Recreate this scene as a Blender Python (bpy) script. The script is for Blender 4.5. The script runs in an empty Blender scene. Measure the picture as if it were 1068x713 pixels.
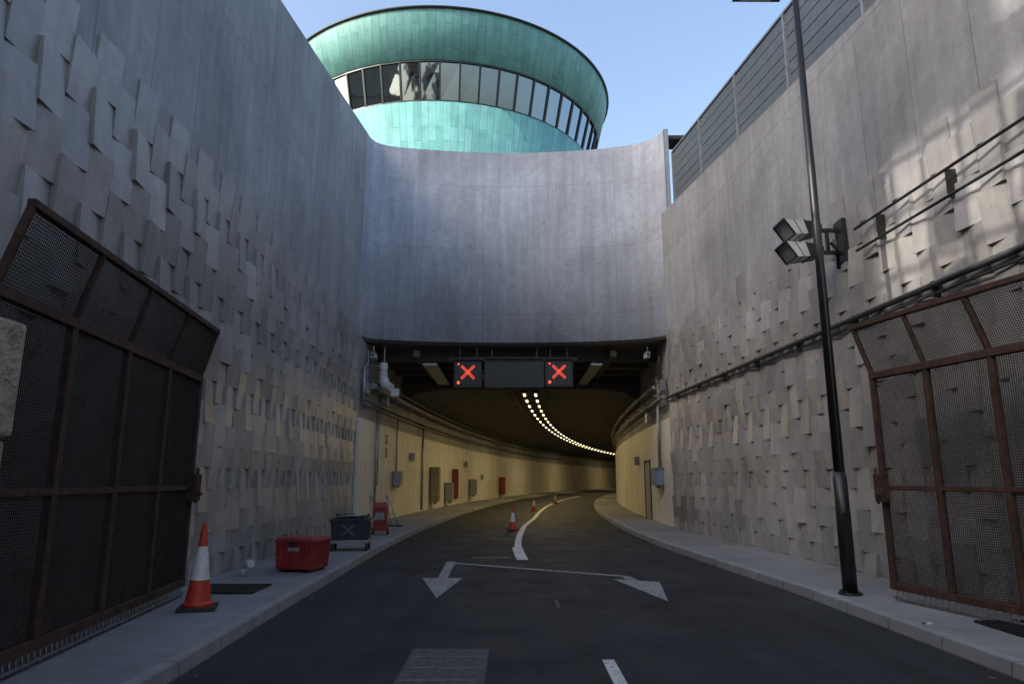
import bpy, math, random
from mathutils import Vector, Matrix
random.seed(7)
R=random.random
def U(a,b): return a+(b-a)*random.random()
scene=bpy.context.scene
# ------------------------------------------------------------------ helpers
class MB:
    def __init__(s): s.v=[];s.f=[];s.m=[];s.uv=[];s.sm=[];s.c=[]
    def face(s,pts,m=0,uv=None,sm=False,c=0.5):
        i=len(s.v); s.v+= [tuple(p) for p in pts]; s.f.append(tuple(range(i,i+len(pts))))
        s.m.append(m); s.sm.append(sm); s.c.append(c)
        s.uv+= uv if uv else [(p[0]+p[1],p[2]) for p in pts]
    def box(s,c,d,m=0,rz=0,rx=0,ry=0,c2=0.5,skip=()):
        M_=Matrix.Rotation(rz,3,'Z')@Matrix.Rotation(ry,3,'Y')@Matrix.Rotation(rx,3,'X')
        hx,hy,hz=d[0]/2,d[1]/2,d[2]/2; C=Vector(c)
        P=[C+M_@Vector((x*hx,y*hy,z*hz)) for x in(-1,1) for y in(-1,1) for z in(-1,1)]
        F=[(0,1,3,2),(4,6,7,5),(0,4,5,1),(2,3,7,6),(0,2,6,4),(1,5,7,3)]
        for k,f in enumerate(F):
            if k in skip: continue
            s.face([P[i] for i in f],m,c=c2)
    def hexa(s,P,m=0):
        for f in [(0,1,2,3),(4,7,6,5),(0,4,5,1),(1,5,6,2),(2,6,7,3),(3,7,4,0)]:
            s.face([P[i] for i in f],m)
    def bar(s,a,b,w,h,m=0,up=(0,0,1)):
        a=Vector(a);b=Vector(b);d=(b-a).normalized();u=Vector(up)
        if abs(d.dot(u))>.98: u=Vector((0,1,0))
        x=d.cross(u).normalized();y=x.cross(d).normalized()
        P=[]
        for q in(a,b):
            for sx,sy in((-1,-1),(1,-1),(1,1),(-1,1)): P.append(q+x*(sx*w/2)+y*(sy*h/2))
        s.hexa(P,m)
    def cyl(s,a,b,r0,r1=None,n=14,m=0,caps=True):
        if r1 is None:r1=r0
        a=Vector(a);b=Vector(b);d=(b-a).normalized();u=Vector((0,0,1)) if abs(d.z)<.9 else Vector((1,0,0))
        x=d.cross(u).normalized();y=x.cross(d).normalized()
        A=[];B=[]
        for i in range(n):
            t=2*math.pi*i/n;e=x*math.cos(t)+y*math.sin(t)
            A.append(a+e*r0);B.append(b+e*r1)
        for i in range(n):
            j=(i+1)%n; s.face([A[i],A[j],B[j],B[i]],m,sm=True)
        if caps:
            if r0>1e-4:s.face(A[::-1],m)
            if r1>1e-4:s.face(B,m)
    def pipe(s,pts,r,n=8,m=0):
        for a,b in zip(pts[:-1],pts[1:]): s.cyl(a,b,r,n=n,m=m,caps=True)
    def strip(s,A,B,m=0,sm=True,uvs=None,c=0.5):
        u=0
        for i in range(len(A)-1):
            a0,a1,b0,b1=Vector(A[i]),Vector(A[i+1]),Vector(B[i]),Vector(B[i+1])
            L=((a1-a0)).length
            if uvs=='z': uv=[(u,a0.z),(u+L,a1.z),(u+L,b1.z),(u,b0.z)]
            else: uv=[(u,0),(u+L,0),(u+L,(b1-a1).length),(u,(b0-a0).length)]
            s.face([a0,a1,b1,b0],m,uv=uv,sm=sm,c=c); u+=L
    def make(s,name,mats,loc=(0,0,0),parent=None,bevel=0,rz=0):
        me=bpy.data.meshes.new(name)
        me.from_pydata(s.v,[],s.f)
        for mt in mats: me.materials.append(mt)
        me.polygons.foreach_set('material_index',s.m)
        me.polygons.foreach_set('use_smooth',s.sm)
        ul=me.uv_layers.new(name='UVMap')
        ul.data.foreach_set('uv',[q for p in s.uv for q in p])
        at=me.attributes.new('pv','FLOAT','FACE'); at.data.foreach_set('value',s.c)
        me.update()
        import bmesh
        bm=bmesh.new();bm.from_mesh(me)
        bmesh.ops.remove_doubles(bm,verts=bm.verts,dist=0.0005)
        bmesh.ops.recalc_face_normals(bm,faces=bm.faces)
        bm.to_mesh(me);bm.free()
        o=bpy.data.objects.new(name,me);scene.collection.objects.link(o)
        o.location=loc; o.rotation_euler=(0,0,rz)
        if parent:o.parent=parent
        if bevel:
            b=o.modifiers.new('bev','BEVEL');b.width=bevel;b.segments=2;b.limit_method='ANGLE';b.angle_limit=math.radians(40)
        return o
def empty(name,loc=(0,0,0)):
    e=bpy.data.objects.new(name,None);e.location=loc;e.empty_display_size=.2;scene.collection.objects.link(e);return e

class NT:
    def __init__(s,name):
        s.mat=bpy.data.materials.new(name);s.mat.use_nodes=True;s.t=s.mat.node_tree;s.n=s.t.nodes
        s.b=s.n['Principled BSDF']
    def new(s,ty,**k):
        q=s.n.new(ty)
        for a,b in k.items():setattr(q,a,b)
        return q
    def link(s,a,b):s.t.links.new(a,b)
    def noise(s,vec,scale,detail=4,rough=.55,dist=0):
        q=s.new('ShaderNodeTexNoise');q.inputs['Scale'].default_value=scale;q.inputs['Detail'].default_value=detail
        q.inputs['Roughness'].default_value=rough;q.inputs['Distortion'].default_value=dist
        s.link(vec,q.inputs['Vector']);return q.outputs['Fac']
    def mr(s,v,a,b,c,d):
        q=s.new('ShaderNodeMapRange');q.inputs[1].default_value=a;q.inputs[2].default_value=b;q.inputs[3].default_value=c;q.inputs[4].default_value=d
        s.link(v,q.inputs[0]);return q.outputs[0]
    def mul(s,a,b,op='MULTIPLY'):
        q=s.new('ShaderNodeMath',operation=op)
        for i,x in enumerate((a,b)):
            if isinstance(x,(int,float)):q.inputs[i].default_value=x
            else:s.link(x,q.inputs[i])
        return q.outputs[0]
    def mixc(s,f,a,b,ty='MIX'):
        q=s.new('ShaderNodeMix',data_type='RGBA',blend_type=ty)
        for i,x in ((0,f),(6,a),(7,b)):
            if isinstance(x,(int,float)):q.inputs[i].default_value=x
            elif isinstance(x,tuple):q.inputs[i].default_value=(*x[:3],1)
            else:s.link(x,q.inputs[i])
        return q.outputs[2]
    def coord(s,kind='Object',scale=(1,1,1)):
        tc=s.new('ShaderNodeTexCoord');m=s.new('ShaderNodeMapping');m.inputs['Scale'].default_value=scale
        s.link(tc.outputs[kind],m.inputs[0]);return m.outputs[0]
    def scalecol(s,col,fac):
        q=s.new('ShaderNodeVectorMath',operation='SCALE')
        if isinstance(col,tuple):q.inputs[0].default_value=col[:3]
        else:s.link(col,q.inputs[0])
        s.link(fac,q.inputs['Scale']);return q.outputs[0]
    def bump(s,h,st,dist=.01):
        q=s.new('ShaderNodeBump');q.inputs['Strength'].default_value=st;q.inputs['Distance'].default_value=dist
        s.link(h,q.inputs['Height']);s.link(q.outputs[0],s.b.inputs['Normal'])
def simple(name,col,rough=.5,metal=0,var=.2,ns=4,bs=60,bst=.15,bd=.003,emit=0,ecol=None,kind='Object'):
    t=NT(name);v=t.coord(kind)
    if var>.05:
        f=t.mr(t.noise(v,ns,3,.65),.3,.7,1-var,1+var)
        t.link(t.scalecol(col,f),t.b.inputs['Base Color'])
    else: t.b.inputs['Base Color'].default_value=(*col,1)
    t.b.inputs['Roughness'].default_value=rough;t.b.inputs['Metallic'].default_value=metal
    if bst>.2:t.bump(t.noise(v,bs,2),bst,bd)
    if emit:
        t.b.inputs['Emission Color'].default_value=(*(ecol or col),1);t.b.inputs['Emission Strength'].default_value=emit
        try:t.mat.cycles.emission_sampling='NONE'
        except Exception:pass
    return t.mat
def concrete(name,col,bw=1.2,bh=2.4,joint=.5,pvar=.10,stain=.25,offset=.5,streak=.18,rough=.75,mort=.012,holes=False,spec=.5):
    t=NT(name);uv=t.coord('UV');ob=t.coord('Object')
    n1=t.mr(t.noise(ob,.35,5,.65,.4),.3,.7,1-stain,1+stain)
    n2=t.mr(t.noise(ob,5,4,.7),.25,.75,.86,1.14)
    sc=t.coord('UV',(2.2,.16,1))
    n3=t.mr(t.noise(sc,1.5,3,.7),.35,.7,1+streak*.4,1-streak)
    f=t.mul(t.mul(n1,n2),n3)
    at=t.new('ShaderNodeAttribute',attribute_name='pv')
    f=t.mul(f,t.mr(at.outputs['Fac'],0,1,.78,1.22))
    c=col
    if bw<40:
        br=t.new('ShaderNodeTexBrick');br.offset=offset
        br.inputs['Color1'].default_value=(1-pvar,)*3+(1,);br.inputs['Color2'].default_value=(1+pvar,)*3+(1,)
        br.inputs['Mortar'].default_value=(1-joint,)*3+(1,)
        br.inputs['Scale'].default_value=1;br.inputs['Brick Width'].default_value=bw;br.inputs['Row Height'].default_value=bh
        br.inputs['Mortar Size'].default_value=mort;br.inputs['Mortar Smooth'].default_value=.3
        t.link(uv,br.inputs['Vector'])
        c=t.mixc(1.0,col,br.outputs['Color'],'MULTIPLY')
    if holes:
        sx=t.new('ShaderNodeSeparateXYZ');t.link(uv,sx.inputs[0])
        def fr(o,p):
            a=t.mul(t.mul(o,1/p),0,'ADD');a=t.mul(a,1,'FRACT');return t.mul(t.mul(a,-.5,'ADD'),p)
        dx=fr(sx.outputs[0],1.2);dy=fr(sx.outputs[1],1.225)
        d2=t.mul(t.mul(dx,dx),t.mul(dy,dy),'ADD')
        f=t.mul(f,t.mr(d2,.0004,.0009,.55,1))
    t.link(t.scalecol(c,f),t.b.inputs['Base Color'])
    t.b.inputs['Roughness'].default_value=rough
    t.b.inputs['Specular IOR Level'].default_value=spec
    t.bump(t.noise(ob,3.5,4,.7),.35,.03)
    return t.mat
# ------------------------------------------------------------------ materials
m_conc=concrete('concrete_formwork',(.285,.285,.295),1.25,3.0,.34,.07,.26)
m_head=concrete('concrete_headwall',(.285,.305,.345),2.4,2.45,.25,.04,.22,offset=0,streak=.2,holes=True)
m_tile=concrete('concrete_textured_panel',(.285,.272,.262),50,50,0,.0,.30,streak=.15,rough=.40,spec=.8)
m_pier=concrete('concrete_pier',(.30,.29,.28),2.5,2.1,.3,.04)
m_cream=concrete('painted_tunnel_panel',(.62,.59,.50),2.4,3.8,.3,.03,.12,offset=0,rough=.5)
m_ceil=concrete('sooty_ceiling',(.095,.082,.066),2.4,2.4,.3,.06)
m_pave=concrete('pavement_concrete',(.185,.185,.185),2.6,1.4,.4,.05,.28,offset=0,streak=.1,mort=.01)
m_kerb=concrete('kerb_stone',(.23,.23,.225),.92,5,.55,.08,.2,offset=0)
m_rust=simple('rusty_steel',(.052,.024,.015),.8,.1,.55,9,bst=.4)
m_mesh=simple('weathered_mesh_steel',(.036,.027,.023),.8,.2,.3,6,bst=0)
m_black=simple('black_paint',(.012,.012,.013),.38,0,0)
m_dark=simple('dark_housing',(.018,.018,.02),.5,0,0)
m_galv=simple('galvanised_steel',(.28,.29,.30),.42,.7,.25,8)
m_grey=simple('grey_paint',(.27,.28,.29),.5,0,.15)
m_white=simple('white_housing',(.52,.52,.50),.45,0,.12)
m_red=simple('faded_red_paint',(.22,.018,.017),.5,0,.4,5)
m_orange=simple('cone_orange',(.44,.038,.018),.55,0,.3,12)
m_cwhite=simple('cone_reflective_white',(.58,.58,.56),.35,0,.18,10)
m_rubber=simple('rubber',(.03,.022,.02),.8,0,.3)
m_led=simple('led_red',(.9,.03,.02),.4,emit=2.4,ecol=(1,.08,.04),bst=0,var=0)
m_lamp=simple('luminaire',(1,.8,.45),.4,emit=4,ecol=(1,.80,.46),bst=0,var=0)
m_blue=simple('blue_grey_box',(.16,.21,.27),.45,0,.15)
m_yel=simple('cabinet_beige',(.24,.20,.12),.5,0,.15)
m_fence=simple('fence_panel_grey',(.10,.11,.125),.45,.3,.15)
m_stone=simple('rough_sandstone',(.36,.29,.21),.9,0,.35,6,25,.9,.03)
m_grass=simple('terrain_soil',(.14,.13,.10),.95,0,.3,.4,8,.1,.05)
m_glassd=simple('apartment_glass',(.03,.035,.045),.1,0,0,bst=0)
m_render=simple('beige_render',(.42,.36,.28),.85,0,.12,.5)
m_grate=simple('iron_grating',(.03,.03,.032),.6,.5,.3)
def asphalt():
    t=NT('asphalt');ob=t.coord('Object')
    n1=t.mr(t.noise(ob,.35,5,.6,.3),.3,.7,.68,1.34)
    n2=t.mr(t.noise(ob,90,2,.8),.35,.7,.5,1.7)
    st=t.mr(t.noise(t.coord('Object',(1.6,.09,1)),1.4,4,.6),.3,.7,.72,1.28)
    f=t.mul(t.mul(n1,n2),st)
    t.link(t.scalecol((.0225,.0235,.0255),f),t.b.inputs['Base Color'])
    t.link(t.mr(t.noise(ob,1.2,3),.3,.7,.66,.88),t.b.inputs['Roughness'])
    t.b.inputs['Specular IOR Level'].default_value=.25
    t.bump(t.noise(ob,120,1,.8),.6,.008)
    return t.mat
m_asph=asphalt()
def paint(name,col,wear):
    t=NT(name);ob=t.coord('Object')
    w=t.mr(t.noise(ob,14,5,.75),wear-.06,wear+.06,0,1)
    w2=t.mr(t.noise(ob,1.6,3),.3,.7,.75,1.05)
    t.link(t.mixc(w,t.scalecol(col,w2),(.035,.035,.037)),t.b.inputs['Base Color'])
    t.b.inputs['Roughness'].default_value=.7;return t.mat
m_paint=paint('road_paint',(.60,.59,.56),.60)
m_worn=paint('worn_road_paint',(.29,.29,.28),.56)
m_ghost=paint('ghost_marking',(.08,.08,.08),.50)
def copper():
    t=NT('verdigris_copper');uv=t.coord('UV');ob=t.coord('Object')
    sw=t.new('ShaderNodeSeparateXYZ');t.link(uv,sw.inputs[0]);cb=t.new('ShaderNodeCombineXYZ')
    t.link(sw.outputs[1],cb.inputs[0]);t.link(sw.outputs[0],cb.inputs[1])
    br=t.new('ShaderNodeTexBrick');br.offset=.37;br.inputs['Scale'].default_value=1
    br.inputs['Color1'].default_value=(.80,.86,.85,1);br.inputs['Color2'].default_value=(1.12,1.10,1.10,1);br.inputs['Mortar'].default_value=(.45,.5,.5,1)
    br.inputs['Brick Width'].default_value=2.1;br.inputs['Row Height'].default_value=.42;br.inputs['Mortar Size'].default_value=.010
    br.inputs['Bias'].default_value=.1;t.link(cb.outputs[0],br.inputs['Vector'])
    c=t.mixc(1.0,(.135,.36,.36),br.outputs['Color'],'MULTIPLY')
    n=t.mr(t.noise(ob,1.1,5,.7,.5),.3,.7,.82,1.18)
    s2=t.mr(t.noise(t.coord('UV',(3,.25,1)),2,4,.7),.3,.7,.85,1.15)
    t.link(t.scalecol(c,t.mul(n,s2)),t.b.inputs['Base Color'])
    t.b.inputs['Roughness'].default_value=.55
    t.bump(t.mul(br.outputs['Fac'],-1),.6,.02);return t.mat
m_cop=copper()
def glass():
    t=NT('reflective_glazing');ob=t.coord('Object')
    t.b.inputs['Base Color'].default_value=(.20,.24,.27,1);t.b.inputs['Metallic'].default_value=1;t.b.inputs['Roughness'].default_value=.03
    t.bump(t.noise(ob,.9,2),.15,.03);return t.mat
m_glass=glass()
m_frame=simple('dark_window_frame',(.02,.028,.03),.4,.3,0,bst=0)
# ------------------------------------------------------------------ geometry functions
def off(y): return (y-14)**2/520 if y>14 else 0
def XL(y): return -4.3-.036*y
def XR(y): return 6.35-.0545*y
def ZL(y): return min(13.6,10.2+.239*(y-8)) if y>8 else 10.2-.06*(8-y)
def ZR(y): return max(8,9.14+.116*(y-10))
def lerp_tab(tab,y):
    if y<=tab[0][0]:return tab[0][1]
    for (a,b),(c,d) in zip(tab[:-1],tab[1:]):
        if y<=c:return b+(d-b)*(y-a)/(c-a)
    return tab[-1][1]
def KL(y): return lerp_tab([(-60,-2.6),(5,-2.72),(9,-2.85),(17,-3.0)],y)+off(y)
def KR(y): return lerp_tab([(-60,4.2),(5,4.15),(10,4.08),(14,3.8),(17,3.6),(22,3.45),(30,3.4)],y)+off(y)
def TL(y): return -5.2+off(y)
def TR(y): return 5.1+off(y)
def frange(a,b,s):
    n=max(1,int(round((b-a)/s)));return [a+(b-a)*i/n for i in range(n+1)]
# ------------------------------------------------------------------ ground, road
g=MB();g.face([(-2500,-2500,-.05),(2500,-2500,-.05),(2500,2500,-.05),(-2500,2500,-.05)]);g.make('ground',[m_grass])
Ys=frange(-60,24,2)+frange(26,164,3)
r=MB();r.strip([(KL(y)-.02,y,0) for y in Ys],[(KR(y)+.02,y,0) for y in Ys],0,False);r.make('road',[m_asph])
def pave(name,K,W,side):
    p=MB();ys=[y for y in frange(-16,24,1)+frange(25,164,3)]
    e=.15*side
    f=lambda y:(W(y))
    p.strip([(K(y),y,0) for y in ys],[(K(y)+.015*side,y,.115) for y in ys],1,False)
    p.strip([(K(y)+.015*side,y,.115) for y in ys],[(K(y)+.03*side,y,.125) for y in ys],1,False)
    p.strip([(K(y)+.03*side,y,.125) for y in ys],[(K(y)+e,y,.125) for y in ys],1,False)
    p.strip([(K(y)+e,y,.121) for y in ys],[(f(y)+.3*side,y,.128) for y in ys],0,False)
    return p.make(name,[m_pave,m_kerb])
pave('pavement',KL,lambda y: XL(y) if y<22 else TL(y),-1)
pave('pavement',KR,lambda y: XR(y) if y<22 else TR(y),1)
# markings
mk=MB();z=.004
def poly(pts,m=0,zz=z): mk.face([(x,y,zz) for x,y in pts],m)
poly([(-1.49,11.9),(-1.04,9.92),(-.825,11.9)],1)
poly([(-1.23,11.9),(-1.07,11.9),(-1.12,14.2),(-1.30,14.2)],1)
poly([(-1.12,14.05),(-1.12,13.86),(1.96,12.0),(1.99,12.13)],1)
poly([(1.66,11.78),(2.1,9.68),(2.36,11.45)],1)
poly([(1.86,11.72),(2.05,11.62),(1.99,12.13),(1.86,12.07)],1)
def line(xf,a,b,w,m=0,zz=z):
    ys=frange(a,b,1.5)
    mk.strip([(xf(y)-w/2,y,zz) for y in ys],[(xf(y)+w/2,y,zz) for y in ys],m,False)
def CLn(y): return lerp_tab([(14.4,.24),(17,.12),(20,.12),(25,.2),(30,.45)],y)+off(y)*1.05
line(CLn,14.5,70,.17)
line(lambda y:CLn(y)-.02,14.5,17.2,.24,0,.006)
line(lambda y:.87,5.2,6.64,.11);line(lambda y:.85,1.2,3.2,.11);line(lambda y:.60,9.2,9.75,.05,2)
line(lambda y:-.45,14.8,15.1,.8,2)
poly([(-.95,5.5),(-.22,5.5),(-.22,7.05),(-.95,7.05)],2)
for k in range(4): poly([(-.93,5.6+k*.37),(-.24,5.6+k*.37),(-.24,5.615+k*.37),(-.93,5.615+k*.37)],1,.008)
poly([(-2.2,16.9),(3.2,16.7),(3.2,16.78),(-2.2,16.98)],2)
mk.make('road_marking',[m_paint,m_worn,m_ghost])
# ------------------------------------------------------------------ retaining walls
def wall(name,X,Z,side,y1):
    w=MB();ys=frange(-14,y1,1)
    nx=-side
    top=lambda y:(X(y),y,Z(y))
    w.strip([(X(y),y,-.1) for y in ys],[top(y) for y in ys],0,False,'z')
    w.strip([top(y) for y in ys],[(X(y)+side*.5,y,Z(y)) for y in ys],0,False)
    w.strip([(X(y)+side*.5,y,Z(y)) for y in ys],[(X(y)+side*.5,y,-.1) for y in ys],0,False,'z')
    w.face([(X(-14),-14,-.1),(X(-14),-14,Z(-14)),(X(-14)+side*.5,-14,Z(-14)),(X(-14)+side*.5,-14,-.1)],0)
    cw=.44;ph=.66;n=int((y1+14)/cw)
    for i in range(n):
        ya=-14+i*cw;yb=ya+cw-.003
        z0=.14-(.33 if i%2 else 0)
        ztop=6.25+(.33 if i%2 else 0)
        j=0
        while z0<ztop-.2:
            zb=max(z0,.13);zt=min(z0+ph-.003,ztop)
            fade=U(.75,1.15)*(1 if z0<5.2 else .6)
            a=.052*fade;b=.042*fade;k=.008
            l,rg=(a,0) if j%2==0 else (0,a)
            tb=(b,0) if (i+j)%2 else (0,b)
            if R()<.15: tb=(0,0)
            dd=[k+l+tb[0],k+rg+tb[0],k+rg+tb[1],k+l+tb[1]]
            F=[(X(ya)+nx*dd[0],ya,zb),(X(yb)+nx*dd[1],yb,zb),(X(yb)+nx*dd[2],yb,zt),(X(ya)+nx*dd[3],ya,zt)]
            B=[(X(ya)-nx*.01,ya,zb),(X(yb)-nx*.01,yb,zb),(X(yb)-nx*.01,yb,zt),(X(ya)-nx*.01,ya,zt)]
            c=min(1,max(0,random.gauss(.5,.24)));uv=[(p[1],p[2]) for p in F]
            w.face(F,1,uv,c=c)
            for q in range(4):
                q2=(q+1)%4;w.face([F[q],F[q2],B[q2],B[q]],1,c=c)
            z0+=ph;j+=1
    return w.make(name,[m_conc,m_tile])
wall('retaining_wall',XL,ZL,-1,22.1)
wall('retaining_wall',XR,ZR,1,22.2)
# head wall
ctrl=[(-5.10,21.6),(-5.11,22.1),(-5.04,22.6),(-4.82,22.95),(-4.3,23.2),(-3,23.45),(-1.5,23.64),(0,23.7),(1.5,23.62),(3,23.42),(4.1,23.15),(4.75,22.85),(5.12,22.45),(5.25,22.1),(5.28,21.9)]
def cr(P,n=8):
    out=[]
    for i in range(1,len(P)-2):
        for k in range(n):
            t=k/n;p=[Vector(q) for q in P[i-1:i+3]]
            out.append(.5*((2*p[1])+(-p[0]+p[2])*t+(2*p[0]-5*p[1]+4*p[2]-p[3])*t*t+(-p[0]+3*p[1]-3*p[2]+p[3])*t**3))
    out.append(Vector(P[-2]));return out
HP=cr(ctrl+[(5.3,21.7)])
h=MB();zb=6.35;zt=13.6
h.strip([(p.x,p.y,zb) for p in HP],[(p.x,p.y,zt) for p in HP],0,True,'z')
h.strip([(p.x,p.y,zt) for p in HP],[(p.x*1.0,p.y+.55,zt) for p in HP],0,False)
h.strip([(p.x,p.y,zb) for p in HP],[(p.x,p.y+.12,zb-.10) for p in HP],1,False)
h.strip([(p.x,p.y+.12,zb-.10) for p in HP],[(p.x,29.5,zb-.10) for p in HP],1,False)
h.strip([(p.x,p.y+.55,zt) for p in HP],[(p.x,p.y+.55,zb) for p in HP],0,False,'z')
h.box((5.37,22.75,11.9),(.14,1.7,3.396),0)
h.make('portal_head_wall',[m_head,m_ceil])
# ------------------------------------------------------------------ tunnel
tn=empty('road_tunnel')
t=MB();ys=frange(21.9,30,1)+frange(32,166,2)
for T,s in((TL,-1),(TR,1)):
    t.strip([(T(y),y,-.1) for y in ys],[(T(y),y,6.4) for y in ys],1,False,'z')
    yc=[y for y in ys if y>22.4]
    yc=[22.35]+yc
    t.strip([(T(y)-s*.09,y,.12) for y in yc],[(T(y)-s*.09,y,3.6) for y in yc],0,False,'z')
    t.strip([(T(y)-s*.09,y,3.6) for y in yc],[(T(y),y,3.6) for y in yc],0,False)
    t.face([(T(22.35),22.35,.12),(T(22.35)-s*.09,22.35,.12),(T(22.35)-s*.09,22.35,3.6),(T(22.35),22.35,3.6)],0)
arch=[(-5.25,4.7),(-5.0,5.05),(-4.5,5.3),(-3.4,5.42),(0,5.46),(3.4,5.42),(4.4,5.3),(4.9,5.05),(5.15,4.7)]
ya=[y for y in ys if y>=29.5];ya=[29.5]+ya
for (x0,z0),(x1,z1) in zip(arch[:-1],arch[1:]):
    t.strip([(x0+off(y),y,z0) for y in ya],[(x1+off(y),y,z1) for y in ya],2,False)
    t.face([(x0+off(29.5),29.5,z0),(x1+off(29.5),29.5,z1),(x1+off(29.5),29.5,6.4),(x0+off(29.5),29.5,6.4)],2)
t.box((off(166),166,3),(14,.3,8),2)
t.box((.35,29.3,5.56),(10.2,.25,.3),2)
t.make('tunnel_lining',[m_cream,m_pier,m_ceil],parent=tn)
b=MB()
for y in (24.9,26.5,28.1): b.box((.15,y,6.06),(10.3,.35,.38),0)
for x in(-3.4,3.6): b.box((x,26.6,5.99),(.22,5.6,.22),0)
b.box((-2.9,26.4,5.6),(.5,5.2,.06),1);b.box((3.0,26.4,5.6),(.4,5.2,.06),1)
for x in(-2.9,3.0):
    for y in(24.9,26.5,28.1):b.box((x,y,5.75),(.04,.04,.3),1)
b.pipe([(-1.2,24.5,5.75),(-1.2,29,5.75)],.06,8,1);b.pipe([(2.1,24.5,5.72),(2.1,29,5.72)],.05,8,1)
b.make('soffit_beams',[m_ceil,m_galv],parent=tn)
lm=MB()
y=30.2
while y<158:
    for dx in(.05,.55):
        x=dx+off(y);sl=2*(y-14)/520
        lm.box((x,y,5.28),(.09,.70,.04),0,rz=-math.atan(sl));lm.box((x,y,5.35),(.26,1.1,.09),1,rz=-math.atan(sl))
    y+=2.4
for dx in(-.5,1.1):
    ys2=frange(30,150,4);lm.pipe([(dx+off(y),y,5.33) for y in ys2],.04,6,1)
lm.make('luminaires',[m_lamp,m_dark],parent=tn)
for k,(y,E) in enumerate([(31.5,140),(40,220),(52,250),(67,230),(86,190),(112,150)]):
    L=bpy.data.lights.new('tunnel_lamp_light','AREA');L.shape='RECTANGLE';L.size=.7;L.size_y=6;L.energy=E;L.color=(1,.76,.37)
    o=bpy.data.objects.new('tunnel_lamp_light',L);o.location=(.3+off(y),y,5.20);o.parent=tn;scene.collection.objects.link(o)
    o.rotation_euler=(0,0,-math.atan(2*(y-14)/520))
# pipes / services on tunnel walls
p=MB()
def run(T,d,zz,a,b_,rr,m=0):
    p.pipe([(T(y)+d,y,zz) for y in frange(a,b_,3)],rr,8,m)
run(TL,.28,4.75,23.2,90,.11);run(TL,.14,4.25,22.6,90,.04);run(TL,.14,4.1,22.6,90,.03);run(TL,.3,5.0,24,90,.05)
run(TR,-.2,4.3,22.6,80,.07);run(TR,-.14,4.05,22.6,80,.03);run(TR,-.28,4.8,24,80,.07)
for y in frange(24,60,3):
    p.box((TL(y)+.18,y,4.6),(.36,.05,.06),0);p.box((TR(y)-.15,y,4.5),(.3,.05,.06),0)
p.pipe([(TL(24.6)+.15,24.6,.3),(TL(24.6)+.15,24.6,4.2)],.035);p.pipe([(TL(24.9)+.15,24.9,1.4),(TL(24.9)+.15,24.9,4.2)],.02)
p.pipe([(TL(28)+.15,28,1.6),(TL(28)+.15,28,4.2)],.03);p.pipe([(TL(33.5)+.15,33.5,.2),(TL(33.5)+.15,33.5,4.2)],.05)
p.pipe([(TR(24.2)-.15,24.2,1.7),(TR(24.2)-.15,24.2,4.3)],.04);p.pipe([(TR(24.0)-.15,24.0,1.7),(TR(24)-.15,24,5.3),(TR(23.4)-.15,23.4,5.8)],.03)
def loop(x,y,z0,w,hh,rr,sg):
    pts=[(x,y-sg*w/2+sg*w*(k/8),z0-hh*math.sin(math.pi*k/8)) for k in range(9)];p.pipe(pts,rr,6)
loop(TR(23.2)-.12,23.2,4.9,1.6,.5,.03,1);loop(TR(23.2)-.16,23.4,5.2,1.2,.7,.03,1);loop(TL(23.2)+.12,23.2,5.1,1.2,.5,.03,1)
p.pipe([(TL(22.5)+.15,22.5,3.9),(TL(22.5)+.15,22.5,5.3),(TL(22.5)+.15,23.5,5.6)],.05);p.pipe([(TL(22.9)+.15,22.9,4.3),(TL(22.9)+.15,22.9,5.9)],.025)
for (T,s,y,zz) in((TL,1,22.7,4.6),(TL,1,25.6,4.5),(TL,1,31,2.6),(TR,-1,22.8,4.7),(TR,-1,26,3.9),(TR,-1,30,2.4),(TL,1,46,2.6),(TL,1,52,1.8)):
    p.box((T(y)+s*.2,y,zz),(.18,.32,.36),0)
p.make('wall_services',[m_galv],parent=tn)
q=MB();x=TL(23)+.55
q.cyl((x,23.6,5.6),(x,23.6,5.1),.15,n=16);q.cyl((x,23.6,5.1),(x+.12,23.5,4.8),.15,.17,16);q.cyl((x+.1,23.5,4.8),(x+.34,23.3,4.7),.17,.14,16)
q.cyl((x,23.6,5.32),(x,23.6,5.36),.17,n=16,m=1)
q.box((x+.45,23.5,4.55),(.26,.22,.26),0);q.bar((x-.5,23.6,5.5),(x,23.6,5.5),.05,.05,1);q.cyl((x+.02,23.6,5.6),(x+.02,23.6,6.2),.03,n=8,m=1)
q.make('ventilation_sensor',[m_white,m_galv],bevel=.004)
def cctv(loc,sg):
    c=MB();c.cyl((0,0,0),(0,0,.28),.03,n=8,m=1);c.box((0,0,-.04),(.1,.1,.1),1);c.box((sg*.05,-.12,-.1),(.15,.42,.16),0);c.box((sg*.05,-.14,-.012),(.18,.5,.015),0)
    c.cyl((sg*.05,-.33,-.1),(sg*.05,-.36,-.1),.05,n=12,m=2);return c.make('security_camera',[m_white,m_galv,m_black],loc=loc,bevel=.008)
cctv((TR(23.4)-.55,23.4,5.9),-1);cctv((TL(23.2)+.25,23.2,5.85),1)
def wallbox(name,loc,d,mat):
    c=MB();c.box((0,0,0),d,0);s=1 if loc[0]<0 else -1
    c.box((s*(d[0]/2+.008),0,0),(.014,d[1]*.86,d[2]*.88),0);c.cyl((s*(d[0]/2+.01),d[1]*.33,0),(s*(d[0]/2+.04),d[1]*.33,0),.02,n=8,m=1)
    c.box((0,0,d[2]/2+.02),(d[0]*1.15,d[1]*1.1,.03),0);c.box((0,0,-d[2]/2-.06),(d[0]*.4,d[1]*.3,.1),1)
    return c.make(name,[mat,m_galv],loc=loc,bevel=.006)
wallbox('control_cabinet',(TL(28.0)+.24,28.0,1.65),(.28,.8,.5),m_grey)
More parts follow.
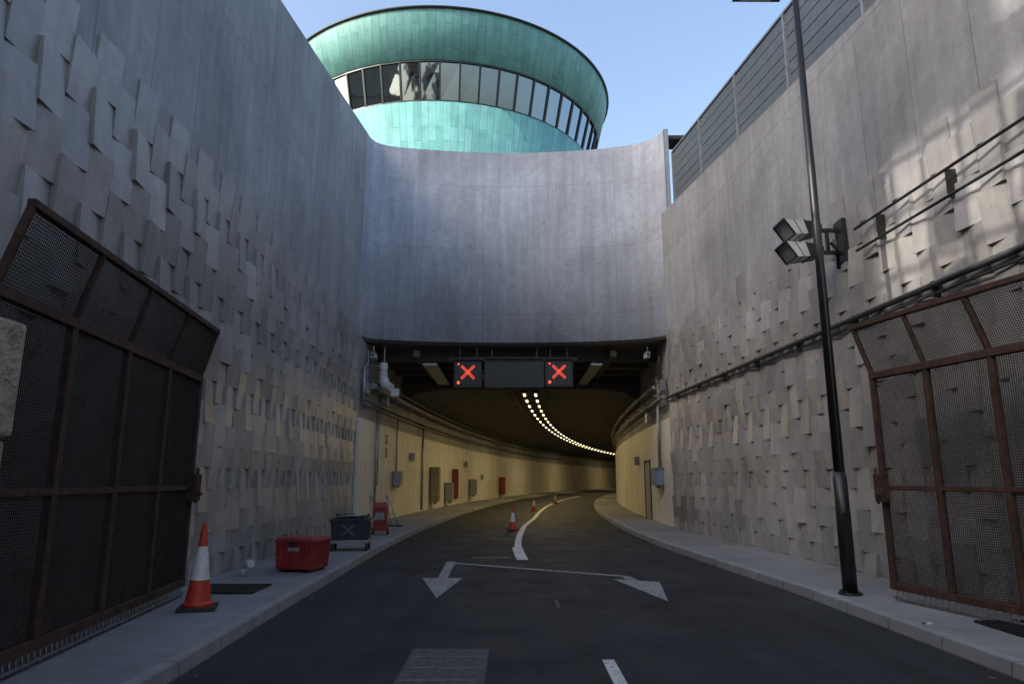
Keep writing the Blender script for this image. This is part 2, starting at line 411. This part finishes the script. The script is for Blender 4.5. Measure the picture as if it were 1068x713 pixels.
wallbox('control_cabinet',(TR(24.2)-.24,24.2,1.7),(.28,.9,.55),m_blue)
wallbox('emergency_cabinet',(TL(36)+.32,36,1.35),(.4,1.0,1.7),m_yel)
wallbox('emergency_cabinet',(TL(40)+.32,40,.9),(.4,.8,1.0),m_grey)
wallbox('fire_hose_cabinet',(TL(42)+.3,42,1.35),(.3,.4,1.7),m_red)
wallbox('emergency_cabinet',(TL(48)+.32,48,1.1),(.45,1.0,1.0),m_grey)
wallbox('fire_hose_cabinet',(TL(60)+.32,60,1.1),(.45,1.0,1.4),m_red)
d=MB();y=27.2;xx=TR(y)-.11
d.box((xx,y,1.2),(.05,1.0,2.1),0);d.box((xx,y-.55,1.2),(.09,.07,2.2),1);d.box((xx,y+.55,1.2),(.09,.07,2.2),1);d.box((xx,y,2.32),(.09,1.17,.07),1);d.box((xx-.04,y+.38,1.15),(.04,.12,.04),1)
d.make('emergency_door',[m_grey,m_dark])
tc=bpy.data.curves.new('tunnel_number','FONT');tc.body='S2\n25';tc.size=.5;tc.extrude=.004;tc.align_x='CENTER'
to=bpy.data.objects.new('tunnel_number_marking',tc);to.location=(TL(26.4)+.105,26.4,2.95);to.rotation_euler=(math.radians(90),0,math.radians(90));scene.collection.objects.link(to);tc.materials.append(m_dark)
# ------------------------------------------------------------------ lane signs
def xsign(loc):
    e=empty('lane_control_sign',loc)
    c=MB();c.box((0,0,0),(.98,.28,.95),0)
    for s in(-1,1):c.box((s*.475,-.16,0),(.03,.05,.95),0)
    c.box((0,-.2,.48),(1.0,.16,.02),0)
    c.box((0,-.142,0),(.88,.012,.86),1)
    c.box((-.3,0,.72),(.05,.05,.5),2);c.box((.3,0,.72),(.05,.05,.5),2)
    c.make('housing',[m_dark,m_black,m_dark],parent=e)
    l=MB()
    for k in range(-5,6):
        for s in(-1,1):
            for w in(-.02,.02):
                l.cyl((k*.042+w,-.150,s*k*.042+.04-w*s),(k*.042+w,-.160,s*k*.042+.04-w*s),.016,n=8)
    l.cyl((-.33,-.15,-.33),(-.33,-.165,-.33),.05,n=10);l.cyl((-.33,-.15,.33),(-.33,-.165,.33),.03,n=10)
    l.make('red_cross_leds',[m_led],parent=e)
xsign((-1.56,24.0,5.28));xsign((1.66,24.0,5.30))
e=empty('variable_message_sign',(.08,24.05,5.30))
c=MB();c.box((0,0,0),(2.1,.3,1.0),0)
for k in range(7):c.box((0,-.155,-.42+k*.14),(2.02,.012,.02),1)
for k in range(9):c.box((-1+.25*k,-.158,0),(.012,.014,.95),1)
c.box((0,-.2,.5),(2.12,.18,.02),0)
for x in(-.8,.8):c.box((x,0,.72),(.06,.06,.45),2)
c.make('housing',[m_black,m_dark,m_dark],parent=e)
c=MB();c.box((0,0,0),(4.6,.1,.12),0);c.make('sign_gantry_beam',[m_dark],loc=(.05,24.22,5.86))
# ------------------------------------------------------------------ gates
def gate(name,P0,P1,n,sd,pitch=.026):
    e=empty(name,(P0[0],P0[1],0));v=Vector((P1[0]-P0[0],P1[1]-P0[1],0));L=v.length;u=v/L
    nrm=Vector((sd,0,0));lean=nrm*.17+u*(-.05)
    zb_,z1,zr,z2=.30,1.5,2.95,3.62
    def pt(s,z):
        q=u*s+Vector((0,0,z))
        if z>zr:q+=lean*((z-zr)/(z2-zr))
        return q
    f=MB()
    for i in range(n+1):
        s=L*i/n;w=.07
        f.bar(pt(s,zb_),pt(s,zr),w,w,0);f.bar(pt(s,zr),pt(s,z2),w*.8,w*.8,0)
    for z_,w in((zb_,.085),(z1,.06),(zr,.085),(z2,.065)): f.bar(pt(-.03,z_),pt(L+.03,z_),w,w*1.001,0)
    f.box(tuple(pt(.05,1.5)+nrm*.07),(.12,.16,.35),0);f.cyl(tuple(pt(.0,1.3)+nrm*.09),tuple(pt(0,1.75)+nrm*.09),.022,n=8)
    f.bar(pt(.1,1.42)+nrm*.06,pt(.1,1.42)+nrm*.2,.04,.04,0)
    f.make('frame',[m_rust],parent=e,bevel=.006)
    m=MB();s=pitch
    while s<L:
        m.bar(pt(s,zb_),pt(s,zr),.008,.003,0,up=u);m.bar(pt(s,zr),pt(s,z2),.008,.003,0,up=u);s+=pitch
    z_=zb_+pitch
    while z_<z2:
        m.bar(pt(0,z_),pt(L,z_),.003,.008,0);z_+=pitch
    m.make('mesh_infill',[m_mesh],parent=e)
    k=MB();s=.05
    while s<L:
        k.cyl(pt(s,.28),pt(s,.14)+nrm*.03,.008,n=6);s+=.085
    k.bar(pt(0,.17)+nrm*.02,pt(L,.17)+nrm*.02,.02,.02)
    k.make('ground_comb',[m_galv],parent=e)
gate('mesh_gate',(-4.27,9.25),(-3.74,4.75),4,1)
gate('mesh_gate',(4.80,9.0),(5.8,4.75),5,-1)
# stone pillar
st=MB();zz=.12
for k,(hh,w) in enumerate([(.55,.34),(.6,.38),(.62,.45),(.86,.48)]):
    st.box((U(-.01,.01)-.27+w/2,0,zz+hh/2),(w,.55,hh-.02),0,rz=U(-.03,.03));zz+=hh
so=st.make('stone_gate_pillar',[m_stone],loc=(-3.84,4.72,0),bevel=.035)
# ------------------------------------------------------------------ street lamp
e=empty('street_lamp',(4.46,9.47,.125))
c=MB();c.cyl((0,0,0),(0,0,.025),.15,n=20);c.cyl((0,0,.02),(0,0,1.5),.095,.09,20);c.cyl((0,0,1.5),(0,0,1.58),.09,.072,20);c.cyl((0,0,1.58),(0,0,9.0),.072,.045,18)
for k in range(4):
    an=k*math.pi/2+.7;c.cyl((.125*math.cos(an),.125*math.sin(an),.02),(.125*math.cos(an),.125*math.sin(an),.05),.013,n=6)
c.box((0,-.093,.8),(.11,.012,.5),0)
c.make('pole',[m_black],parent=e)
c=MB();c.cyl((0,0,8.95),(-.22,0,9.0),.035,n=10);c.hexa([(-.2,-.13,8.93),(-.95,-.15,8.95),(-.95,.15,8.95),(-.2,.13,8.93),(-.2,-.1,9.03),(-.92,-.13,9.0),(-.92,.13,9.0),(-.2,.1,9.03)],0)
c.box((-.6,0,8.93),(.5,.2,.02),1);c.make('lamp_head',[m_black,m_white],parent=e)
# ------------------------------------------------------------------ floodlights on wall bracket
yy=11.2;xw=XR(yy)
e=empty('wall_floodlight',(xw,yy,5.62))
c=MB();c.box((-.06,0,0),(.08,.3,.75),0)
for dz in(-.2,.2):
    c.bar((-.05,0,dz),(-.54,0,dz*1.0),.06,.06);c.box((-.5,0,dz),(.1,.34,.12),0)
c.bar((-.3,0,-.22),(-.3,0,.22),.05,.05);c.cyl((-.1,.1,-.45),(-.1,.1,.3),.03,n=8);c.bar((-.06,-.1,-.3),(-.3,-.1,-.05),.04,.04)
c.make('bracket',[m_black],parent=e)
for dz in(-.20,.20):
    c=MB()
    # body tapers toward the bracket, white shade over the road-side half
    A=[(-.52,-.16,dz-.10),(-.52,.16,dz-.10),(-.52,.16,dz+.11),(-.52,-.16,dz+.11)]
    B=[(-.94,-.23,dz-.14),(-.94,.23,dz-.14),(-1.12,.23,dz+.13),(-1.12,-.23,dz+.13)]
    mid=[Vector(a)*.62+Vector(b_)*.38 for a,b_ in zip(A,B)]
    for i in range(4):
        j=(i+1)%4;c.face([A[i],A[j],mid[j],mid[i]],1);c.face([mid[i],mid[j],B[j],B[i]],0)
    c.face(A,1)
    ins=[Vector(b)*.96+Vector(a)*.04 for a,b in zip(A,B)];c.face(ins,2)
    for i in range(4):
        j=(i+1)%4;c.bar(mid[i],mid[j],.03,.03,1);c.bar(B[i],B[j],.025,.025,1)
    q0=[Vector(a)*.3+Vector(b_)*.7 for a,b_ in zip(A,B)]
    for i in range(4):
        j=(i+1)%4;c.bar(q0[i],q0[j],.012,.012,1)
    c.make('hooded_lamp',[m_white,m_black,m_grey],parent=e)
c=MB()
ys=frange(-10,10.6,2)
for zz in(5.62,5.25):
    c.pipe([(XR(y)-.16,y,zz) for y in ys],.022)
for y in frange(-9,10,1.6): c.box((XR(y)-.09,y,5.43),(.14,.02,.40),0)
c.make('wall_pipe_rail',[m_black])
c=MB();ys=frange(-10,22,2);c.pipe([(XR(y)-.12,y,4.2) for y in ys],.045,10);c.pipe([(XR(y)-.1,y,4.08) for y in ys],.018,6)
for y in frange(-9,21,2):c.box((XR(y)-.06,y,4.15),(.13,.05,.22),0)
c.make('wall_conduit',[m_dark])
# ------------------------------------------------------------------ fence on right wall
c=MB()
posts=[20.9,18.2,15.5,12.8,10.1,7.4,4.7,2.0,-.7,-3.4,-6.1]
for y in posts:
    c.box((XR(y)+.1,y,ZR(y)+.85),(.09,.07,1.9),1)
for a,b_ in zip(posts[:-1],posts[1:]):
    for k in range(6):
        z0=.08+k*.285
        c.bar((XR(a)+.12,a,ZR(a)+z0+.12),(XR(b_)+.12,b_,ZR(b_)+z0+.12),.03,.262,0)
    c.bar((XR(a)+.12,a,ZR(a)+1.82),(XR(b_)+.12,b_,ZR(b_)+1.82),.1,.05,1)
c.make('parapet_fence',[m_fence,m_galv])
c=MB();c.box((0,0,0),(.9,.8,.14),0);c.box((.2,.1,-.2),(.5,.5,.26),0);c.make('steel_coping',[m_dark],loc=(5.95,22.6,13.45))
# ------------------------------------------------------------------ terrain above
c=MB();ys=frange(-14,24,2)
c.strip([(XL(y)-.45,y,ZL(y)-.15) for y in ys],[(-140,y,ZL(y)-.15) for y in ys],0,False)
c.strip([(XR(y)+.45,y,ZR(y)-.15) for y in ys],[(140,y,ZR(y)-.15) for y in ys],0,False)
c.face([(-140,24,13.3),(5.6,24,13.3),(70,240,13.3),(-140,240,13.3)],0)
c.face([(5.6,24,10.6),(140,24,10.6),(140,240,10.6),(60,240,10.6)],0)
c.face([(5.6,24,10.5),(5.6,24,13.3),(70,240,13.3),(70,240,10.5)],0)
c.face([(-140,-14,-.05),(XL(-14)-.4,-14,-.05),(XL(-14)-.4,-14,ZL(-14)-.15),(-140,-14,ZL(-14)-.15)],0)
c.face([(140,-14,-.05),(XR(-14)+.4,-14,-.05),(XR(-14)+.4,-14,ZR(-14)-.15),(140,-14,ZR(-14)-.15)],0)
c.make('terrain',[m_grass])
# ------------------------------------------------------------------ copper tower
CX,CY=-4.6,44.9
tw=empty('copper_clad_tower',(CX,CY,13.2))
def rad(z): return 11.35-.24*(27.5-z)
def ring(z,dr=0,n=160):
    rr=rad(z)+dr;return [(rr*math.cos(2*math.pi*i/n),rr*math.sin(2*math.pi*i/n),z-13.2) for i in range(n+1)]
c=MB()
WB,WT=22.35,24.6
def band(m,z0,z1,d0=0,d1=0):
    A=ring(z0,d0);B=ring(z1,d1);n=len(A)-1
    for i in range(n):
        u0=2*math.pi*10*i/n;u1=2*math.pi*10*(i+1)/n
        m.face([A[i],A[i+1],B[i+1],B[i]],0,uv=[(u0,z0),(u1,z0),(u1,z1),(u0,z1)],sm=True)
band(c,13.2,WB);band(c,WT,27.32);band(c,WB,WB,0,-.22);band(c,WT,WT,0,-.22)
c.make('copper_walls',[m_cop],parent=tw)
c=MB();band(c,27.32,27.32,0,.12);band(c,27.32,27.40,.12,.13)
c.face(ring(27.40,.13)[:-1],0);c.make('roof_edge',[m_frame],parent=tw)
c=MB();N=58
def pp(a,z,dr):
    rr=rad(z)+dr;return Vector((rr*math.cos(a),rr*math.sin(a),z-13.2))
gl=MB()
for i in range(N):
    a0=2*math.pi*i/N;a1=2*math.pi*(i+1)/N
    j=[U(-.01,.01) for _ in range(4)]
    gl.face([pp(a0,WB,-.12+j[0]),pp(a1,WB,-.12+j[1]),pp(a1,WT,-.12+j[2]),pp(a0,WT,-.12+j[3])],0)
    c.bar(pp(a0,WB,-.08),pp(a0,WT,-.08),.10,.12,0)
    for z_ in(WB+.05,WT-.05):c.bar(pp(a0,z_,-.08),pp(a1,z_,-.08),.12,.1,0)
c.make('window_frames',[m_frame],parent=tw);gl.make('window_glazing',[m_glass],parent=tw)
# ------------------------------------------------------------------ apartment blocks behind the viewpoint, added sun blockers
def block(name,x0,x1,y0,y1,z0,z1,face,fl=3.1,bay=3.0):
    e=empty(name,(0,0,0));c=MB();c.box(((x0+x1)/2,(y0+y1)/2,(z0+z1)/2),(x1-x0,y1-y0,z1-z0),0)
    z_=z0+1
    while z_+2.4<z1:
        if face in('+y','both'):
            x=x0+.6
            while x+2.2<x1:
                c.box((x+1.1,y1+.01,z_+1.0),(2.0,.12,1.9),1)
                if int((x-x0)/bay)%3!=2:
                    c.box((x+1.1,y1+.6,z_-.15),(2.7,1.2,.2),0);c.box((x+1.1,y1+1.17,z_+.35),(2.7,.06,.8),2)
                x+=bay
        if face in('+x','both'):
            y=y0+1
            while y+2.2<y1:
                c.box((x1+.01,y+1.1,z_+1.1),(.12,1.7,1.7),1);c.box((x1+.5,y+1.1,z_-.1),(1.0,2.4,.15),0);y+=bay
        z_+=fl
    c.make('facade',[m_render,m_glassd,m_grey],parent=e);return e
block('sun_blocking_apartments',-46,-24,-95,-80,0,44,'+y');block('sun_blocking_apartments',-19,-2,-88,-74,0,36,'+y');block('sun_blocking_apartments',14,38,-90,-76,0,22,'+y')
bl=block('sun_blocking_apartments',-48,-35.3,-30,21,0,28,'+x')  # unseen block to the left, added to keep the sun off the trench
c=MB();xs=-35.1  # unseen screen on its roof, added to block the sun
holes=[(-13.6,-9.2,28.1,30.6),(-13.8,-12.2,31.2,33.6)]  # openings that let sun patches through onto the right wall
ye=sorted(set([-30,12]+[h_[0] for h_ in holes]+[h_[1] for h_ in holes]));ze=sorted(set([27.9,38.0]+[h_[2] for h_ in holes]+[h_[3] for h_ in holes]))
for a,b_ in zip(ye[:-1],ye[1:]):
    for z0,z1 in zip(ze[:-1],ze[1:]):
        ym,zm=(a+b_)/2,(z0+z1)/2
        if any(h_[0]<ym<h_[1] and h_[2]<zm<h_[3] for h_ in holes):continue
        c.box((xs,ym,zm),(.3,b_-a,z1-z0),0)
c.box((xs,16.5,31.7),(.3,9,7.6),0)
c.make('sun_blocking_screen',[m_render],parent=bl)
random.seed(21)
c=MB();sy=-2.0  # unseen frame above the left wall, added to break up the sun patches
for k in range(13):
    c.box((0,sy+k*.75,2.4),(.07,.07,4.8),0)
for k in range(6):
    c.box((0.0,sy+4.5,.3+k*.85),(.05,9.0,.05),0)
for k in range(12):
    for j in range(5):
        pr=.40 if j<3 else .6
        if R()<pr:
            c.box((.05,sy+.375+k*.75,.72+j*.85),(.02,U(.35,.70),U(.4,.80)),1,rx=U(-.25,.25))
c.make('sun_dapple_frame',[m_galv,m_grey],loc=(-6.2,0,9.65))
random.seed(7)
# ------------------------------------------------------------------ traffic cones
def cone(loc,H,name='traffic_cone'):
    c=MB();s=H
    c.box((0,0,.02*s),(.42*s,.42*s,.045*s),2,rz=.3)
    c.cyl((0,0,.04*s),(0,0,.10*s),.175*s,.155*s,24,0)
    prof=[(.10,.145,0),(.34,.110,0),(.72,.058,1),(.96,.028,0),(.99,.024,0)]
    for (a,r0,_),(b_,r1,m_) in zip(prof[:-1],prof[1:]):
        c.cyl((0,0,a*s),(0,0,b_*s),r0*s,r1*s,24,m_,caps=False)
    c.cyl((0,0,.985*s),(0,0,1.0*s),.024*s,.015*s,12,0)
    return c.make(name,[m_orange,m_cwhite,m_rubber],loc=loc)
cone((-3.66,8.4,.125),.98)
cone((.02,22.8,0),.78);cone((1.15,36.7,0),.75);cone((3.0,48.5,0),.75)
# ------------------------------------------------------------------ red grit box
c=MB();w,d_,hh=.68,.6,.46
P=lambda s,z:[(-w/2*s,-d_/2*s,z),(w/2*s,-d_/2*s,z),(w/2*s,d_/2*s,z),(-w/2*s,d_/2*s,z)]
c.hexa(P(.94,.04)+P(1,hh),0);c.hexa(P(1.04,hh-.01)+P(1.04,hh+.04),0);c.hexa(P(1.02,hh+.042)+P(.9,hh+.08),0)
for x in(-.24,0,.24):c.box((x,-d_/2*.97,.25),(.04,.03,.36),0)
for x in(-.22,.22):c.box((x,0,.02),(.12,.5,.05),1)
c.box((0,-d_/2-.03,hh),(.12,.03,.08),1);c.box((.0,-.30,.36),(.2,.03,.06),2)
c.make('grit_bin',[m_red,m_black,m_worn],loc=(-3.50,11.9,.125),bevel=.012,rz=-.25)
c=MB()
c.box((0,0,.19),(.84,.62,.06),3)
c.hexa([(-.38,-.28,.22),(.38,-.28,.22),(.38,.28,.22),(-.38,.28,.22),(-.41,-.30,.62),(.41,-.30,.62),(.41,.30,.62),(-.41,.30,.62)],0)
c.box((0,0,.635),(.86,.66,.04),0)
c.box((-.14,.02,.70),(.36,.34,.10),1,rz=.3);c.box((.2,-.05,.685),(.22,.3,.08),0,rz=-.2);c.pipe([(-.35,-.2,.69),(0,-.28,.73),(.3,-.15,.71)],.02,8,3)
for x in(-.36,.36):
    for y in(-.26,.26):
        c.cyl((x-.025,y,.08),(x+.025,y,.08),.08,n=14,m=1);c.box((x,y,.14),(.06,.06,.07),1)
c.bar((.40,-.2,.58),(.56,-.2,.70),.03,.03,3);c.bar((.40,.2,.58),(.56,.2,.70),.03,.03,3);c.bar((.56,-.22,.70),(.56,.22,.70),.03,.03,3)
c.bar((-.16,-.300,.32),(.10,-.306,.54),.006,.035,2,up=(1,0,0));c.bar((.10,-.300,.32),(-.16,-.306,.54),.006,.035,2,up=(1,0,0))
for k in range(5):c.box((-.32+.16*k,-.27,.42),(.025,.06,.40),0)
c.make('equipment_trolley',[simple('navy_plastic',(.018,.02,.030),.45),m_rubber,simple('purple_tape',(.12,.08,.16),.5),m_galv],loc=(-3.48,15.3,.125),bevel=.008,rz=.1)
c=MB()
c.box((0,0,.42),(.36,.3,.62),0);c.hexa([(-.2,-.17,.73),(.2,-.17,.73),(.2,.17,.73),(-.2,.17,.73),(-.16,-.1,.86),(.16,-.1,.86),(.16,.17,.86),(-.16,.17,.86)],0)
for x in(-.2,.2):c.cyl((x-.025,.05,.09),(x+.025,.05,.09),.09,n=14,m=1)
c.box((0,-.16,.5),(.26,.02,.2),2)
c.cyl((-.33,-.02,.02),(-.33,-.02,.42),.08,n=16,m=0);c.cyl((-.33,-.02,.42),(-.33,-.02,.5),.08,.03,16,0);c.cyl((-.33,-.02,.5),(-.33,-.02,.56),.03,n=8,m=1)
c.make('fire_extinguisher_trolley',[m_red,m_black,m_worn],loc=(-3.62,19.4,.125),bevel=.008)
for (x,y) in((-4.2,21.6),(-3.9,22.8)):
    c=MB();c.cyl((0,0,0),(-.25,.25,1.0),.018,n=8);c.cyl((.22,.1,0),(-.22,.28,1.0),.018,n=8);c.cyl((.12,.06,.4),(-.1,.1,.4),.014,n=8);c.box((.1,.05,.02),(.5,.3,.04),1)
    c.make('folding_sign_frame',[m_galv,m_rubber],loc=(x,y,.125))
def grating(loc,sx,sy):
    c=MB();c.box((0,0,0),(sx,sy,.008),0);n=int(sx/.06)
    for k in range(n):c.box((-sx/2+.03+k*.06,0,.008),(.02,sy-.06,.012),1)
    for s in(-1,1):c.box((0,s*(sy/2-.015),.01),(sx,.03,.014),1)
    return c.make('drain_grating',[m_black,m_grate],loc=loc)
grating((-3.85,9.85,.134),.85,.75);grating((5.25,7.2,.134),.75,.9)
c=MB();c.pipe([(0,0,0),(0,0,.12),(.06,-.08,.2),(.16,-.18,.2)],.045,10);c.cyl((.16,-.18,.2),(.2,-.22,.2),.06,n=12);c.make('hose_stub',[m_white],loc=(-4.25,11.3,.125))
c=MB()
for k in range(7):
    x,y=U(-.12,.12),U(-.05,.05);pts=[(x+U(-.05,.05),y+U(-.05,.05),U(.005,.05)) for _ in range(4)];c.face(pts,0)
c.make('litter',[m_white],loc=(4.35,7.5,.13))
c=MB()
for k in range(420):
    sd=random.choice((-1,1));y=U(2,40)
    x=(KL(y)+U(.0,.25)) if sd<0 else KR(y)-U(0,.25)
    if R()<.3:
        x=(XL(y)+U(.08,.3)) if sd<0 else XR(y)-U(.08,.3);zz=.13
        if y>21:continue
    else:zz=.004
    s=U(.006,.02);an=U(0,3)
    c.face([(x+s*math.cos(an+q),y+s*math.sin(an+q),zz+U(.001,.012)) for q in(0,1.7,3.0,4.6)],0)
c.make('kerb_debris',[simple('dry_leaf',(.16,.12,.07),.9,bst=0)])
# ------------------------------------------------------------------ light
w=bpy.data.worlds.new('World');scene.world=w;w.use_nodes=True;nt=w.node_tree
sk=nt.nodes.new('ShaderNodeTexSky');sk.sky_type='NISHITA';sk.sun_disc=False;sk.sun_elevation=math.radians(28);sk.sun_rotation=math.radians(244.5)
sk.air_density=1.0;sk.dust_density=5.0;sk.ozone_density=1.2
nt.links.new(sk.outputs[0],nt.nodes['Background'].inputs[0]);nt.nodes['Background'].inputs[1].default_value=.42
S=bpy.data.lights.new('sun','SUN');S.energy=4.4;S.angle=math.radians(.5);S.color=(1,.93,.82)
so=bpy.data.objects.new('sun',S);scene.collection.objects.link(so)
dirv=Vector((.9,.43,-math.tan(math.radians(28))*math.hypot(.9,.43)));so.rotation_euler=dirv.to_track_quat('-Z','Y').to_euler();so.location=(-40,-20,50)
cam=bpy.data.cameras.new('camera');cam.lens=24;cam.sensor_width=36;cam.clip_end=6000;cam.clip_start=.05
co=bpy.data.objects.new('camera',cam);scene.collection.objects.link(co);co.location=(0,0,1.6);co.rotation_euler=(math.radians(90+11.4),0,0)
scene.camera=co
scene.view_settings.view_transform='Standard';scene.view_settings.look='None';scene.view_settings.exposure=0
